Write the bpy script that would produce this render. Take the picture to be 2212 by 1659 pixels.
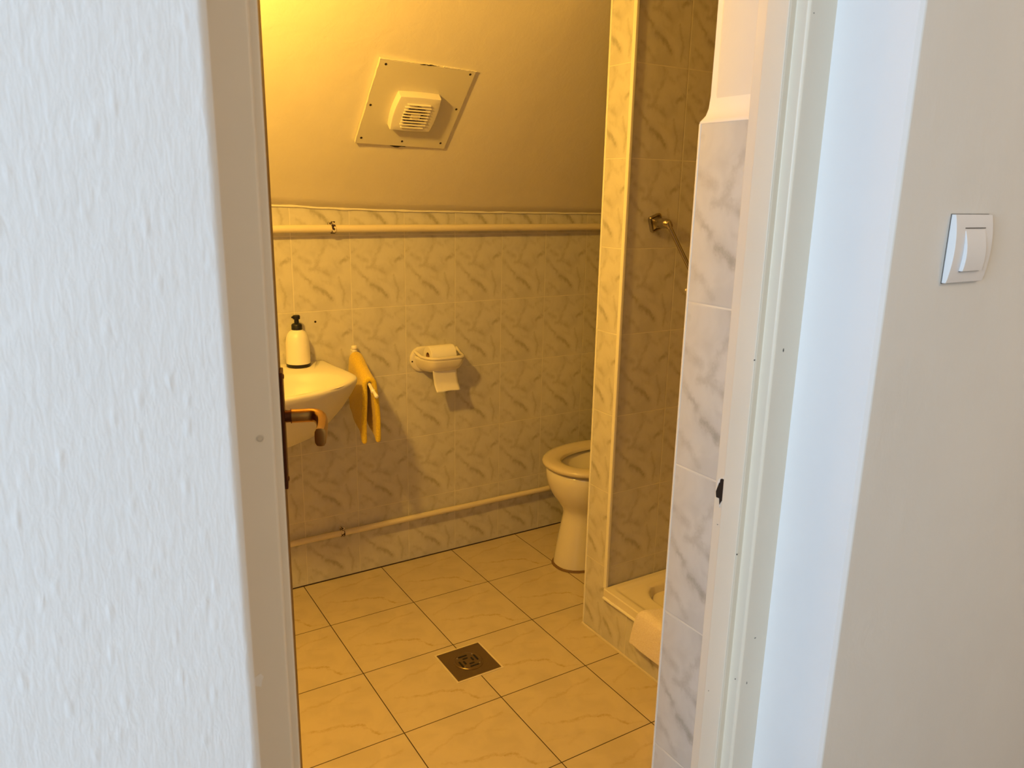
import bpy, bmesh, math, random
from mathutils import Vector, Matrix, noise
random.seed(7)
C = bpy.context.scene
for o in list(bpy.data.objects): bpy.data.objects.remove(o)
COL = C.collection
V = Vector

# ------------------------------------------------------------------ camera
F_PX, YAW, PITCH, ROLL = 1651.585, 0.5548, 0.2446, 0.0196
CAM = V((-0.6926, -2.5261, 1.3992))
fw = V((math.sin(YAW)*math.cos(PITCH), math.cos(YAW)*math.cos(PITCH), -math.sin(PITCH)))
rt = V((math.cos(YAW), -math.sin(YAW), 0))
up = rt.cross(fw)
r2 = rt*math.cos(ROLL) + up*math.sin(ROLL)
u2 = -rt*math.sin(ROLL) + up*math.cos(ROLL)
cd = bpy.data.cameras.new('camera'); cam = bpy.data.objects.new('camera', cd); COL.objects.link(cam)
cd.sensor_width = 36; cd.sensor_fit = 'HORIZONTAL'; cd.lens = 36*F_PX/2212
cd.clip_start = 0.02; cd.clip_end = 100
m = Matrix((r2, u2, -fw)).transposed().to_4x4(); m.translation = CAM
cam.matrix_world = m
cd.dof.use_dof = True; cd.dof.focus_distance = 2.1; cd.dof.aperture_fstop = 14
C.camera = cam

# ------------------------------------------------------------------ world, daylight, exposure
w = bpy.data.worlds.new('sky'); C.world = w; w.use_nodes = True
bg = w.node_tree.nodes['Background']; bg.inputs[0].default_value = (0.72, 0.86, 1.0, 1); bg.inputs[1].default_value = 0.35
C.view_settings.view_transform = 'Standard'; C.view_settings.look = 'None'
C.view_settings.gamma = 1; C.view_settings.use_curve_mapping = False
C.view_settings.exposure = 0.0

def area(name, loc, direction, sx, sy, power, col):
    d = bpy.data.lights.new(name, 'AREA'); d.shape = 'RECTANGLE'; d.size = sx; d.size_y = sy
    d.energy = power; d.color = col
    o = bpy.data.objects.new(name, d); COL.objects.link(o); o.location = loc
    o.rotation_euler = V(direction).to_track_quat('-Z', 'Y').to_euler(); return o
# daylight falling through the hallway window in the left end wall
area('window_daylight', (-2.78, -2.95, 1.5), (1, 0, -0.05), 1.2, 1.5, 78, (0.62, 0.81, 1.0))
# added warm fill light for the hallway ambient, unseen behind the camera
HALL = V((1.25, -3.35, 2.22))
d = bpy.data.lights.new('hall_fill_light', 'POINT'); d.energy = 19; d.color = (1.0, 0.70, 0.42); d.shadow_soft_size = 0.14
hb = bpy.data.objects.new('hall_fill_light', d); COL.objects.link(hb); hb.location = HALL

# bathroom lamp: globe on the ceiling, warm bulb
LAMP = V((-0.56, -1.02, 1.84))
LAMP_COL = (1.0, 0.53, 0.070)
d = bpy.data.lights.new('warm_bulb', 'POINT'); d.energy = 66; d.color = LAMP_COL; d.shadow_soft_size = 0.055
bulb = bpy.data.objects.new('warm_bulb', d); COL.objects.link(bulb); bulb.location = LAMP

# ------------------------------------------------------------------ node helpers
def new_mat(name):
    m = bpy.data.materials.new(name); m.use_nodes = True
    nt = m.node_tree; b = nt.nodes['Principled BSDF']; return m, nt, b
def nd(nt, t, **kw):
    n = nt.nodes.new(t)
    for k, v in kw.items(): setattr(n, k, v)
    return n
def put(nt, sock, v):
    if hasattr(v, 'is_output'): nt.links.new(v, sock)
    else: sock.default_value = v
def mth(nt, op, a, b=None, c=None, clamp=False):
    n = nd(nt, 'ShaderNodeMath', operation=op, use_clamp=clamp)
    put(nt, n.inputs[0], a)
    if b is not None: put(nt, n.inputs[1], b)
    if c is not None: put(nt, n.inputs[2], c)
    return n.outputs[0]
def vmth(nt, op, a, b=None, scale=None, out=0):
    n = nd(nt, 'ShaderNodeVectorMath', operation=op)
    put(nt, n.inputs[0], a)
    if b is not None: put(nt, n.inputs[1], b)
    if scale is not None: put(nt, n.inputs[3], scale)
    return n.outputs[out]
def mixc(nt, f, a, b):
    n = nd(nt, 'ShaderNodeMix', data_type='RGBA'); put(nt, n.inputs[0], f)
    for s, v in ((n.inputs[6], a), (n.inputs[7], b)):
        put(nt, s, v if hasattr(v, 'is_output') else (*v, 1))
    return n.outputs[2]
def noi(nt, vec, scale, detail=4, rough=.5, dist=0, out=0):
    n = nd(nt, 'ShaderNodeTexNoise'); put(nt, n.inputs['Vector'], vec)
    n.inputs['Scale'].default_value = scale; n.inputs['Detail'].default_value = detail
    n.inputs['Roughness'].default_value = rough; n.inputs['Distortion'].default_value = dist
    return n.outputs[out]
def mr(nt, v, a, b, c=0., d=1., smooth=True):
    n = nd(nt, 'ShaderNodeMapRange'); n.interpolation_type = 'SMOOTHSTEP' if smooth else 'LINEAR'
    put(nt, n.inputs[0], v)
    for i, x in enumerate((a, b, c, d)): put(nt, n.inputs[i+1], x)
    return n.outputs[0]
def bump(nt, b, h, strength, dist):
    n = nd(nt, 'ShaderNodeBump'); put(nt, n.inputs['Height'], h)
    n.inputs['Strength'].default_value = strength; n.inputs['Distance'].default_value = dist
    nt.links.new(n.outputs[0], b.inputs['Normal']); return n
def objco(nt): return nd(nt, 'ShaderNodeNewGeometry').outputs['Position']
def mapping(nt, vec, scale=(1,1,1), rot=(0,0,0)):
    n = nd(nt, 'ShaderNodeMapping'); put(nt, n.inputs[0], vec)
    n.inputs['Scale'].default_value = scale; n.inputs['Rotation'].default_value = rot; return n.outputs[0]

def simple(name, col, rough=.5, metal=0., bumpscale=None, bumpdist=.001, bs=.3, coat=0, spec=None, vary=0):
    m, nt, b = new_mat(name)
    b.inputs['Base Color'].default_value = (*col, 1); b.inputs['Roughness'].default_value = rough
    b.inputs['Metallic'].default_value = metal
    if coat: b.inputs['Coat Weight'].default_value = coat
    if spec is not None: b.inputs['Specular IOR Level'].default_value = spec
    p = objco(nt)
    if vary:
        f = noi(nt, p, 9, 5, .6)
        put(nt, b.inputs['Base Color'], mixc(nt, f, tuple(c*(1-vary) for c in col), tuple(min(1, c*(1+vary)) for c in col)))
    if bumpscale: bump(nt, b, noi(nt, p, bumpscale, 4, .55), bs, bumpdist)
    return m

# one printed marble vein, drawn as soft strokes in tile coordinates (u right, v down)
def strokes(nt, uv, segs, warp=.05, wscale=5.):
    nz = noi(nt, vmth(nt, 'SCALE', uv, scale=1.0), wscale, 4, .6, out=1)
    off = vmth(nt, 'SCALE', vmth(nt, 'SUBTRACT', nz, (.5, .5, .5)), scale=warp*2)
    nz2 = noi(nt, uv, 19., 4, .7, out=1)
    off2 = vmth(nt, 'SCALE', vmth(nt, 'SUBTRACT', nz2, (.5, .5, .5)), scale=.075)
    p = vmth(nt, 'MULTIPLY', vmth(nt, 'ADD', vmth(nt, 'ADD', uv, off), off2), (1, 1, 0))
    tot = None
    for (ax, ay, bx, by, wd, st) in segs:
        pa = vmth(nt, 'SUBTRACT', p, (ax, ay, 0)); ba = (bx-ax, by-ay, 0); L2 = ba[0]**2+ba[1]**2
        dt = vmth(nt, 'DOT_PRODUCT', pa, ba, out=1)
        h = mth(nt, 'MULTIPLY', dt, 1/L2, clamp=True)
        dd = vmth(nt, 'LENGTH', vmth(nt, 'SUBTRACT', pa, vmth(nt, 'SCALE', ba, scale=h)), out=1)
        f = mr(nt, dd, wd, 0., 0., st)
        tot = f if tot is None else mth(nt, 'MAXIMUM', tot, f)
    return tot
def tile_mat(name, tw, th, base, vein, grout, gw, segs, rough, warp, cloud, grout_bump=.0006, soft=.0):
    m, nt, b = new_mat(name)
    uv = nd(nt, 'ShaderNodeUVMap').outputs[0]
    s = vmth(nt, 'MULTIPLY', uv, (1/tw, 1/th, 0))
    fr = vmth(nt, 'FRACTION', s)
    sx = nd(nt, 'ShaderNodeSeparateXYZ'); put(nt, sx.inputs[0], fr)
    u, v = sx.outputs[0], sx.outputs[1]
    c = nd(nt, 'ShaderNodeCombineXYZ'); put(nt, c.inputs[0], u); put(nt, c.inputs[1], mth(nt, 'SUBTRACT', 1., v))
    loc = c.outputs[0]
    k = strokes(nt, loc, segs, warp)
    brk = noi(nt, loc, 13, 4, .65)
    k = mth(nt, 'MULTIPLY', mth(nt, 'POWER', k, 1.25), mr(nt, brk, .32, .62, .30, 1.))
    cl = noi(nt, loc, 3.2, 3, .55, .6)
    base_c = mixc(nt, mr(nt, cl, .38, .66), base, tuple(x*(1-cloud) for x in base))
    colr = mixc(nt, k, base_c, vein)
    eu = mth(nt, 'MULTIPLY', mth(nt, 'MINIMUM', u, mth(nt, 'SUBTRACT', 1., u)), tw)
    ev = mth(nt, 'MULTIPLY', mth(nt, 'MINIMUM', v, mth(nt, 'SUBTRACT', 1., v)), th)
    e = mth(nt, 'MINIMUM', eu, ev)
    g = mr(nt, e, gw*.7, gw*1.15, 1., 0.)
    gn = noi(nt, objco(nt), 14, 3, .6)
    gcol = mixc(nt, mr(nt, gn, .35, .65), grout, tuple(x*.88 for x in grout))
    put(nt, b.inputs['Base Color'], mixc(nt, g, colr, gcol))
    put(nt, b.inputs['Roughness'], mth(nt, 'MULTIPLY_ADD', g, .5, rough))
    h = mr(nt, e, gw*.6, gw*2.6, 0., 1.)
    h2 = mth(nt, 'MULTIPLY_ADD', noi(nt, objco(nt), 6, 2, .5), .6, h)
    bump(nt, b, h2, .5, grout_bump)
    return m
WALL_SEGS = [(.02,.40,.22,.56,.045,.55),(.22,.56,.40,.69,.035,.75),(.36,.67,.66,.85,.045,1.),(.30,.62,.42,.71,.06,.45),
  (.10,.77,.36,.95,.035,.5),(.78,.57,.87,.78,.035,.6),(.87,.78,.84,.94,.03,.55),(.86,.84,.93,.90,.03,.35),
  (.60,.08,.47,.27,.045,.55),(.47,.27,.38,.44,.055,.6),(.14,.28,.30,.35,.05,.55),(.30,.44,.58,.46,.05,.55),(.46,.44,.64,.52,.05,.65),
  (.82,.355,.96,.31,.045,.9),(.04,.22,.07,.20,.045,.6),(.50,.00,.60,.10,.03,.5),(.60,.10,.76,.16,.03,.35),(.80,.10,.93,.05,.04,.35),
  (.03,.04,.14,.09,.03,.35),(.5,.60,.62,.64,.03,.25),(.70,.30,.76,.42,.03,.3),(.05,.88,.10,.97,.03,.4)]
WALL_SEGS = [(a, b_, c, d_, w_*1.35, st) for a, b_, c, d_, w_, st in WALL_SEGS]
FLOOR_SEGS = [(.10,.50,.30,.42,.03,.45),(.30,.42,.55,.36,.035,.7),(.55,.36,.72,.27,.03,.9),(.72,.27,.80,.10,.025,.8),(.80,.10,.93,.05,.03,.4),
  (.08,.64,.40,.76,.03,.4),(.40,.76,.90,.80,.03,.55),(.55,.70,.80,.60,.025,.3),(.20,.15,.40,.22,.03,.3),(.05,.28,.22,.24,.02,.3)]
M = {}
M['tile'] = tile_mat('marbled_wall_tile', .2, .25, (.66,.65,.62), (.41,.395,.355), (.78,.755,.68), .0013, WALL_SEGS, .20, .04, .10)
M['floor_tile'] = tile_mat('marbled_floor_tile', .3, .3, (.62,.54,.39), (.46,.36,.20), (.035,.018,.012), .0014, FLOOR_SEGS, .20, .06, .08)
def plaster(name, col, scale, dist, strength, stretch=(1,1,1), rough=.75, speck=0):
    m, nt, b = new_mat(name); p = objco(nt)
    b.inputs['Roughness'].default_value = rough
    f = noi(nt, p, 4, 5, .6)
    put(nt, b.inputs['Base Color'], mixc(nt, mr(nt, f, .3, .7), col, tuple(c*.965 for c in col)))
    q = mapping(nt, p, stretch)
    h1 = noi(nt, q, scale, 5, .6, .4); h2 = noi(nt, p, scale*.12, 3, .5, .5)
    h = mth(nt, 'ADD', h1, mth(nt, 'MULTIPLY', h2, 1.3))
    if speck:
        vo = nd(nt, 'ShaderNodeTexVoronoi'); put(nt, vo.inputs['Vector'], mapping(nt, p, (1,1,.35))); vo.inputs['Scale'].default_value = speck
        h = mth(nt, 'ADD', h, mr(nt, vo.outputs[0], .0, .30, .5, 0.))
    bump(nt, b, h, strength, dist)
    return m
M['bath_plaster'] = plaster('cream_bath_plaster', (.83,.79,.71), 20, .004, .40, (1,1,1), .55)
M['hall_rough'] = plaster('brushed_white_wall_paint', (.83,.85,.88), 210, .0012, .45, (1,1,.22), .85, 85)
M['hall_right'] = plaster('smooth_white_wall_paint', (.72,.71,.68), 22, .003, .35, (1,1,.6), .85)
M['hall_beige'] = plaster('beige_wall_paint', (.74,.62,.46), 22, .003, .3, (1,1,.6), .85)
M['reveal'] = plaster('white_reveal_paint', (.80,.80,.81), 40, .0015, .3, (1,1,.4), .8)
M['strip_plaster'] = plaster('white_plaster_above_tiles', (.82,.80,.77), 20, .002, .2, (1,1,1), .7)
M['frame'] = simple('ivory_gloss_paint', (.79,.71,.58), .32, bumpscale=60, bumpdist=.0004, bs=.4, vary=.03)
M['door'] = simple('cream_door_paint', (.78,.74,.66), .35)
M['trim'] = simple('white_tile_trim', (.84,.83,.78), .35)
M['caulk'] = simple('cream_caulk', (.66,.60,.47), .6, bumpscale=120, bumpdist=.002, vary=.12)
M['white_caulk'] = simple('white_caulk', (.84,.82,.76), .6, bumpscale=90, bumpdist=.003, bs=.6)
M['dark_gap'] = simple('dark_grout_gap', (.03,.015,.01), .9)
M['black'] = simple('matt_black', (.008,.008,.010), .45)
M['hole'] = simple('dark_hole', (.012,.006,.004), .9)
M['ceramic'] = simple('ivory_ceramic', (.80,.77,.69), .10, coat=.5)
M['sink_cer'] = simple('white_ceramic', (.76,.74,.68), .42)
M['tray_cer'] = simple('cream_shower_ceramic', (.80,.75,.64), .16, coat=.3)
M['seat'] = simple('beige_plastic_seat', (.70,.64,.52), .25)
M['pipe'] = simple('cream_pipe_paint', (.78,.71,.57), .30, bumpscale=70, bumpdist=.0008, vary=.04)
M['clip'] = None
M['bronze'] = simple('bronze_anodised', (.42,.23,.06), .28, .95, vary=.05)
M['bronze_dark'] = simple('dark_bronze', (.13,.045,.018), .38, .85)
M['chrome'] = simple('brushed_steel', (.72,.69,.63), .17, 1.)
M['plate_grey'] = simple('cream_cover_panel', (.70,.67,.58), .5, bumpscale=18, bumpdist=.002)
M['fan'] = simple('ivory_fan_plastic', (.82,.79,.72), .35)
M['fan_in'] = simple('dark_fan_inside', (.035,.02,.012), .6)
M['bottle'] = simple('cream_white_bottle', (.86,.85,.80), .38)
M['paper'] = simple('white_tissue', (.88,.87,.84), .95, bumpscale=400, bumpdist=.0004)
M['card'] = simple('brown_cardboard', (.38,.22,.10), .9)
M['switch'] = simple('white_switch_plastic', (.74,.74,.755), .3)
M['rail_steel'] = simple('nickel_rail', (.46,.42,.36), .22, 1.)
M['glass'] = None
M['white_plastic'] = simple('white_plastic', (.85,.82,.76), .3)
M['steel_dark'] = simple('tarnished_steel', (.30,.22,.13), .34, .95, vary=.15)
# flaking pipe clip paint: cream with dark bare patches
m_, nt, b = new_mat('flaking_clip_paint'); M['clip'] = m_
f = mr(nt, noi(nt, objco(nt), 110, 2, .5), .46, .50)
put(nt, b.inputs['Base Color'], mixc(nt, f, (.80,.74,.60), (.03,.012,.02))); b.inputs['Roughness'].default_value = .4
# stained panel paint stays plain; fabrics
def fabric(name, col, col2, scale):
    m, nt, b = new_mat(name); p = objco(nt)
    f = noi(nt, p, scale, 3, .6)
    put(nt, b.inputs['Base Color'], mixc(nt, mr(nt, f, .3, .7), col, col2)); b.inputs['Roughness'].default_value = 1
    b.inputs['Sheen Weight'].default_value = .3
    bump(nt, b, f, .8, .003); return m
M['yellow'] = fabric('yellow_terry', (.80,.60,.04), (.66,.46,.03), 260)
M['pink'] = fabric('pale_pink_terry', (.90,.84,.82), (.84,.76,.73), 220)
m_, nt, b = new_mat('opal_lamp_glass'); M['glass'] = m_
b.inputs['Base Color'].default_value = (1,.9,.75,1); b.inputs['Transmission Weight'].default_value = .0
b.inputs['Emission Color'].default_value = (*LAMP_COL, 1); b.inputs['Emission Strength'].default_value = 9
m_, nt, b = new_mat('window_glass'); M['window_glass'] = m_
b.inputs['Transmission Weight'].default_value = 1; b.inputs['Roughness'].default_value = 0; b.inputs['IOR'].default_value = 1.01

# ------------------------------------------------------------------ mesh helpers
class MB:
    def __init__(s): s.b = bmesh.new(); s.uv = s.b.loops.layers.uv.new('UVMap')
    def box(s, x0, x1, y0, y1, z0, z1):
        vs = [s.b.verts.new((x, y, z)) for z in (z0, z1) for y in (y0, y1) for x in (x0, x1)]
        for f in ((0,2,3,1),(4,5,7,6),(0,1,5,4),(2,6,7,3),(0,4,6,2),(1,3,7,5)):
            s.b.faces.new([vs[i] for i in f])
        return s
    def prism(s, pts, z0, z1):          # plan polygon, counter-clockwise
        a = [s.b.verts.new((x, y, z0)) for x, y in pts]; c = [s.b.verts.new((x, y, z1)) for x, y in pts]
        n = len(pts)
        s.b.faces.new(a[::-1]); s.b.faces.new(c)
        for i in range(n): s.b.faces.new((a[i], a[(i+1) % n], c[(i+1) % n], c[i]))
        return s
    def loft(s, rings, cap0=True, cap1=True, closed=True):
        R = [[s.b.verts.new(p) for p in r] for r in rings]; n = len(rings[0])
        for i in range(len(R)-1):
            for j in range(n if closed else n-1):
                k = (j+1) % n
                s.b.faces.new((R[i][j], R[i][k], R[i+1][k], R[i+1][j]))
        if cap0: s.b.faces.new(R[0][::-1])
        if cap1: s.b.faces.new(R[-1])
        return s
    def lathe(s, prof, origin=(0,0,0), axis=(0,0,1), n=32, cap=True):
        ax = V(axis).normalized(); o = V(origin)
        a = ax.orthogonal().normalized(); c = ax.cross(a)
        rings = [[tuple(o+ax*h+(a*math.cos(t)+c*math.sin(t))*r) for t in [2*math.pi*i/n for i in range(n)]] for r, h in prof]
        return s.loft(rings, cap, cap)
    def tube(s, pts, r, n=16, sq=1., cap=True, upv=None):
        pts = [V(p) for p in pts]; rs = r if isinstance(r, (list, tuple)) else [r]*len(pts)
        rings = []; prev = None
        for i, p in enumerate(pts):
            t = (pts[min(i+1, len(pts)-1)]-pts[max(i-1, 0)]).normalized()
            if prev is None: a = (V(upv) if upv else t.orthogonal()); 
            else: a = prev
            a = (a - t*a.dot(t)).normalized(); prev = a; c = t.cross(a)
            rings.append([tuple(p+(a*math.cos(q)*rs[i]+c*math.sin(q)*rs[i]*sq)) for q in [2*math.pi*k/n for k in range(n)]])
        return s.loft(rings, cap, cap)
    def grid(s, fn, nu, nv):
        g = [[s.b.verts.new(fn(i/nu, j/nv)) for j in range(nv+1)] for i in range(nu+1)]
        for i in range(nu):
            for j in range(nv): s.b.faces.new((g[i][j], g[i+1][j], g[i+1][j+1], g[i][j+1]))
        return s
    def build(s, name, mat, parent=None, smooth=False, bevel=0, seg=2, uvf=None, subsurf=0, solid=0, angle=40):
        bmesh.ops.recalc_face_normals(s.b, faces=s.b.faces)
        if uvf:
            for f in s.b.faces:
                for l in f.loops: l[s.uv].uv = uvf(l.vert.co, f.normal)
        me = bpy.data.meshes.new(name); s.b.to_mesh(me); s.b.free()
        me.materials.append(mat)
        o = bpy.data.objects.new(name, me); COL.objects.link(o)
        if smooth or bevel:
            for p in me.polygons: p.use_smooth = True
        if solid:
            md = o.modifiers.new('solid', 'SOLIDIFY'); md.thickness = solid; md.offset = 0
        if bevel:
            md = o.modifiers.new('bevel', 'BEVEL'); md.width = bevel; md.segments = seg; md.limit_method = 'ANGLE'; md.angle_limit = math.radians(angle)
            md.harden_normals = True
        if subsurf:
            md = o.modifiers.new('sub', 'SUBSURF'); md.levels = subsurf; md.render_levels = subsurf
        if smooth and not subsurf and not bevel:
            me.set_sharp_from_angle(angle=math.radians(angle))
        if parent:
            o.parent = parent; o.matrix_parent_inverse = parent.matrix_world.inverted()
        return o
def tag(o, label=None, cat=None, group=None, kind=None):
    if label: o['label'] = label
    if cat: o['category'] = cat
    if group: o['group'] = group
    if kind: o['kind'] = kind
    return o
def struct(o, label=None, cat='wall'): return tag(o, label, cat, kind='structure')
def empty(name, loc, label, cat, group=None, kind=None):
    o = bpy.data.objects.new(name, None); COL.objects.link(o); o.location = loc; o.empty_display_size = .05
    o.matrix_world = Matrix.Translation(loc)
    return tag(o, label, cat, group, kind)
def uv_wall(x0=0, y0=0):
    def f(co, n):
        if abs(n.y) >= abs(n.x) and abs(n.y) >= abs(n.z): return (co.x-x0, co.z)
        if abs(n.x) >= abs(n.z): return (y0-co.y, co.z)
        return (co.x-x0, co.y)
    return f
def cat_rom(P, n=8, closed=False):
    P = [V(p) for p in P]; out = []
    N = len(P)
    for i in range(N if closed else N-1):
        g = (lambda k: P[k % N]) if closed else (lambda k: P[max(0, min(N-1, k))])
        a, b_, c, d_ = g(i-1), g(i), g(i+1), g(i+2)
        for j in range(n):
            t = j/n
            out.append(.5*((2*b_)+(c-a)*t+(2*a-5*b_+4*c-d_)*t*t+(3*b_-a-3*c+d_)*t**3))
    if not closed: out.append(P[-1])
    return out

# ------------------------------------------------------------------ the setting: bathroom shell
XS = .735                       # face of the shower upstand and of the partition end
fl = MB(); fl.box(-1.4, 1.6, -1.93, .1, -.06, 0)
struct(fl.build('floor', M['floor_tile'], uvf=lambda co, n: (co.x, -co.y-.2992+.3)), 'glossy beige marbled floor tiles with dark grout in bathroom', 'floor')
hf = MB(); hf.box(-2.9, 2.2, -4.8, -1.93, -.06, -.002)
struct(hf.build('floor_hallway', simple('brown_wood_floor', (.30,.19,.11), .4, vary=.2)), 'plain brown hallway floor outside bathroom door', 'floor')
wb = MB(); wb.box(-1.4, 1.6, 0, .12, 0, 1.42)
struct(wb.build('wall_back', M['tile'], uvf=uv_wall(-.1841, 0)), 'grey marbled tile wall at the back of bathroom')
# sloping plaster ceiling, its foot dips slightly to the right like the tile edge
def zfoot(x): 
    P = [(-1.4,1.366),(-.05,1.347),(.2,1.336),(.46,1.330),(.8,1.327),(1.3,1.324),(1.6,1.323)]
    for (a, za), (b_, zb) in zip(P, P[1:]):
        if x <= b_: return za+(zb-za)*(x-a)/(b_-a)
    return P[-1][1]
sl = MB()
def slope(i, j):
    x = -1.4+3.0*i; s = -.02 + j*1.0
    return (x, -s-.0, zfoot(x)+s)
sl.grid(slope, 50, 20)
ob = sl.build('ceiling_slope', M['bath_plaster'], smooth=True)
md = ob.modifiers.new('s', 'SOLIDIFY'); md.thickness = .06
# make sure the slab grows outwards
me = ob.data
n0 = me.polygons[0].normal
md.offset = -1 if (n0.y < 0) else 1
struct(ob, 'sloping cream plaster ceiling over toilet and basin', 'ceiling')
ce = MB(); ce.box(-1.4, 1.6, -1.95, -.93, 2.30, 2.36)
struct(ce.build('ceiling', plaster('dark_beige_bounce_cut', (.36,.30,.22), 22, .003, .3)), 'unseen flat bathroom ceiling darkened to cut bounce light', 'ceiling')  # invented dark colour on the unseen ceiling, keeps bounce light down
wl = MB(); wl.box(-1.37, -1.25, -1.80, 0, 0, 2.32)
struct(wl.build('wall_left', plaster('dark_ochre_bounce_cut', (.24,.18,.11), 22, .003, .3)), 'unseen side wall behind bathroom door, dark ochre to cut bounce light')  # invented dark ochre, limits bounce from the nearby lamp
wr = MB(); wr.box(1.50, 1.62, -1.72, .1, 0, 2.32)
struct(wr.build('wall_right', plaster('dark_tan_bounce_cut', (.24,.18,.12), 22, .003, .3)), 'unseen wall behind toilet and shower, dark tan to cut bounce light')  # unseen wall, colour made dark so it reflects less lamp light
# partition between the toilet and the shower
pt = MB(); pt.box(XS+.004, 1.50, -.806, -.702, 0, 2.30)
struct(pt.build('wall_partition', M['tile'], uvf=lambda co, n: ((co.x-.742, co.z) if abs(n.y) > .5 else (-.70-co.y+.083, co.z))), 'narrow tiled partition between toilet and shower')
tp = MB(); tp.box(XS+.001, XS+.012, -.812, -.798, .178, 2.2)
struct(tp.build('trim_1', M['trim'], bevel=.003), 'white corner trim on shower side of tiled partition', 'trim')
tp = MB(); tp.box(XS+.002, XS+.010, -.706, -.698, 0, 2.05)
struct(tp.build('trim_2', M['trim'], bevel=.002), 'thin cream corner trim on toilet side of tiled partition', 'trim')
# tiled upstand carrying the shower tray
us = MB(); us.box(XS, .775, -1.72, -.806, 0, .150)
struct(us.build('wall_shower_upstand', M['tile'], uvf=uv_wall(0, -.72)), 'low tiled upstand under front of shower tray')
ck = MB(); ck.tube([(XS, -.70-i*.034, .001) for i in range(31)], .0045, 8)
struct(ck.build('trim_3', M['caulk'], smooth=True), 'cream caulk line along floor below shower upstand', 'trim')
ck = MB(); ck.box(-1.25, 1.50, -.003, .001, 0, .003)
struct(ck.build('trim_4', M['dark_gap']), 'dark grout gap where back wall meets floor', 'trim')
random.seed(3)
ck = MB(); pts = []; rs = []
for i in range(120):
    x = -.4+1.9*i/119; pts.append((x, -.003, zfoot(x)+.001+.0022*noise.noise(V((x*14, 0, 0))))); rs.append(.0038+.0022*noise.noise(V((x*23, 5, 0))))
ck.tube(pts, rs, 8, upv=(0,0,1))
struct(ck.build('trim_5', M['white_caulk'], smooth=True), 'rough white filler line between tiles and sloping ceiling', 'trim')

# ------------------------------------------------------------------ door wall (28 cm thick), seen from the hallway
YF, YB = -2.0, -1.72
OL, OR = -.587, .139
def hallwall(pts, z0, z1, name, mat, label, bevel=.006):
    b_ = MB(); b_.prism(pts, z0, z1)
    return struct(b_.build(name, mat, bevel=bevel, seg=4), label)
hallwall([(-2.8,YF),(OL,YF),(OL,-1.80),(-.62,-1.80),(-.62,YB),(-2.8,YB)], 0, 2.5, 'wall_front_left', M['hall_rough'], 'rough brushed white wall left of the bathroom doorway', .008)
hallwall([(OR,YF),(2.0,YF),(2.0,YB),(.125,YB),(.125,-1.795),(OR,-1.795)], 0, 2.5, 'wall_front_right', M['hall_right'], 'smooth off-white wall with switch right of doorway', .005)
# bright painted reveal skin on the right side of the opening
rv = MB(); rv.prism([(OR-.003,YF+.004),(OR+.002,YF+.001),(OR+.002,-1.888),(OR-.003,-1.888)], 0, 2.06)
struct(rv.build('trim_6', M['reveal']), 'bright white plastered reveal right of door frame', 'trim')
hallwall([(OL,YF),(OR,YF),(OR,YB),(OL,YB)], 2.06, 2.5, 'wall_front_top', M['hall_right'], 'wall above bathroom doorway', .003)
# tiled jamb strip beside the frame, up to 1.5 m
ts = MB(); ts.box(.109, .126, -1.800, -1.712, 0, 1.497)
struct(ts.build('wall_tile_strip', M['tile'], uvf=lambda co, n: (-1.712-co.y+.022, co.z)), 'pale marbled tile strip beside the right door frame')
tr = MB(); tr.box(.1082, .118, -1.716, -1.7105, 0, 1.498)
struct(tr.build('trim_7', M['trim'], bevel=.002), 'white corner trim on edge of pale tile strip', 'trim')
# plaster fillet sitting on the top edge of the strip
fi = MB()
prof = [(.1085,1.497),(.1085,1.499),(.113,1.503),(.119,1.508),(.1235,1.518),(.1255,1.535),(.1262,1.60),(.1262,2.3),(.135,2.3),(.135,1.497)]
fi.loft([[(x, y, z) for x, z in prof] for y in (-1.7125, -1.80)])
struct(fi.build('trim_8', M['strip_plaster'], smooth=True, angle=50), 'white plaster edge above the tile strip', 'trim')
# added dark skin on unseen bathroom side of the door wall, soaks up bounce
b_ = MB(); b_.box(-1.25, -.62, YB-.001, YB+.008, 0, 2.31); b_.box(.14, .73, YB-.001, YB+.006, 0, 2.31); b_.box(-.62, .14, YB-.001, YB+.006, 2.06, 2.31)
struct(b_.build('wall_front_bounce_skin', plaster('dark_brown_bounce_cut', (.22,.16,.10), 22, .003, .3)), 'added dark skin cutting bounce light on unseen side of doorway wall')
# hallway shell
b_ = MB(); b_.box(-2.9, 2.1, -4.8, YF+.02, 2.5, 2.56)
struct(b_.build('ceiling_hallway', M['hall_right']), 'plain white hallway ceiling', 'ceiling')
b_ = MB(); b_.box(2.0, 2.1, -4.8, YF+.1, 0, 2.5)
struct(b_.build('wall_hallway_right', M['hall_beige']), 'plain white end wall of hallway')
def pierced(name, fn, a0, a1, w0, w1, z0, z1, label):
    b_ = MB()
    for (p, q, r, s) in ((a0, w0, 0, 2.5), (w1, a1, 0, 2.5), (w0, w1, 0, z0), (w0, w1, z1, 2.5)): fn(b_, p, q, r, s)
    struct(b_.build(name, M['hall_right']), label)
pierced('wall_hallway_left', lambda b_, p, q, r, s: b_.box(-2.72, -2.60, p, q, r, s), -4.8, YF+.05, -3.6, -2.3, .72, 2.28, 'hallway end wall with window')
b_ = MB(); b_.box(-2.6, 2.0, -4.60, -4.48, 0, 2.5)
struct(b_.build('wall_hallway_back', M['hall_beige']), 'plain beige hallway wall behind the camera')
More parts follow.
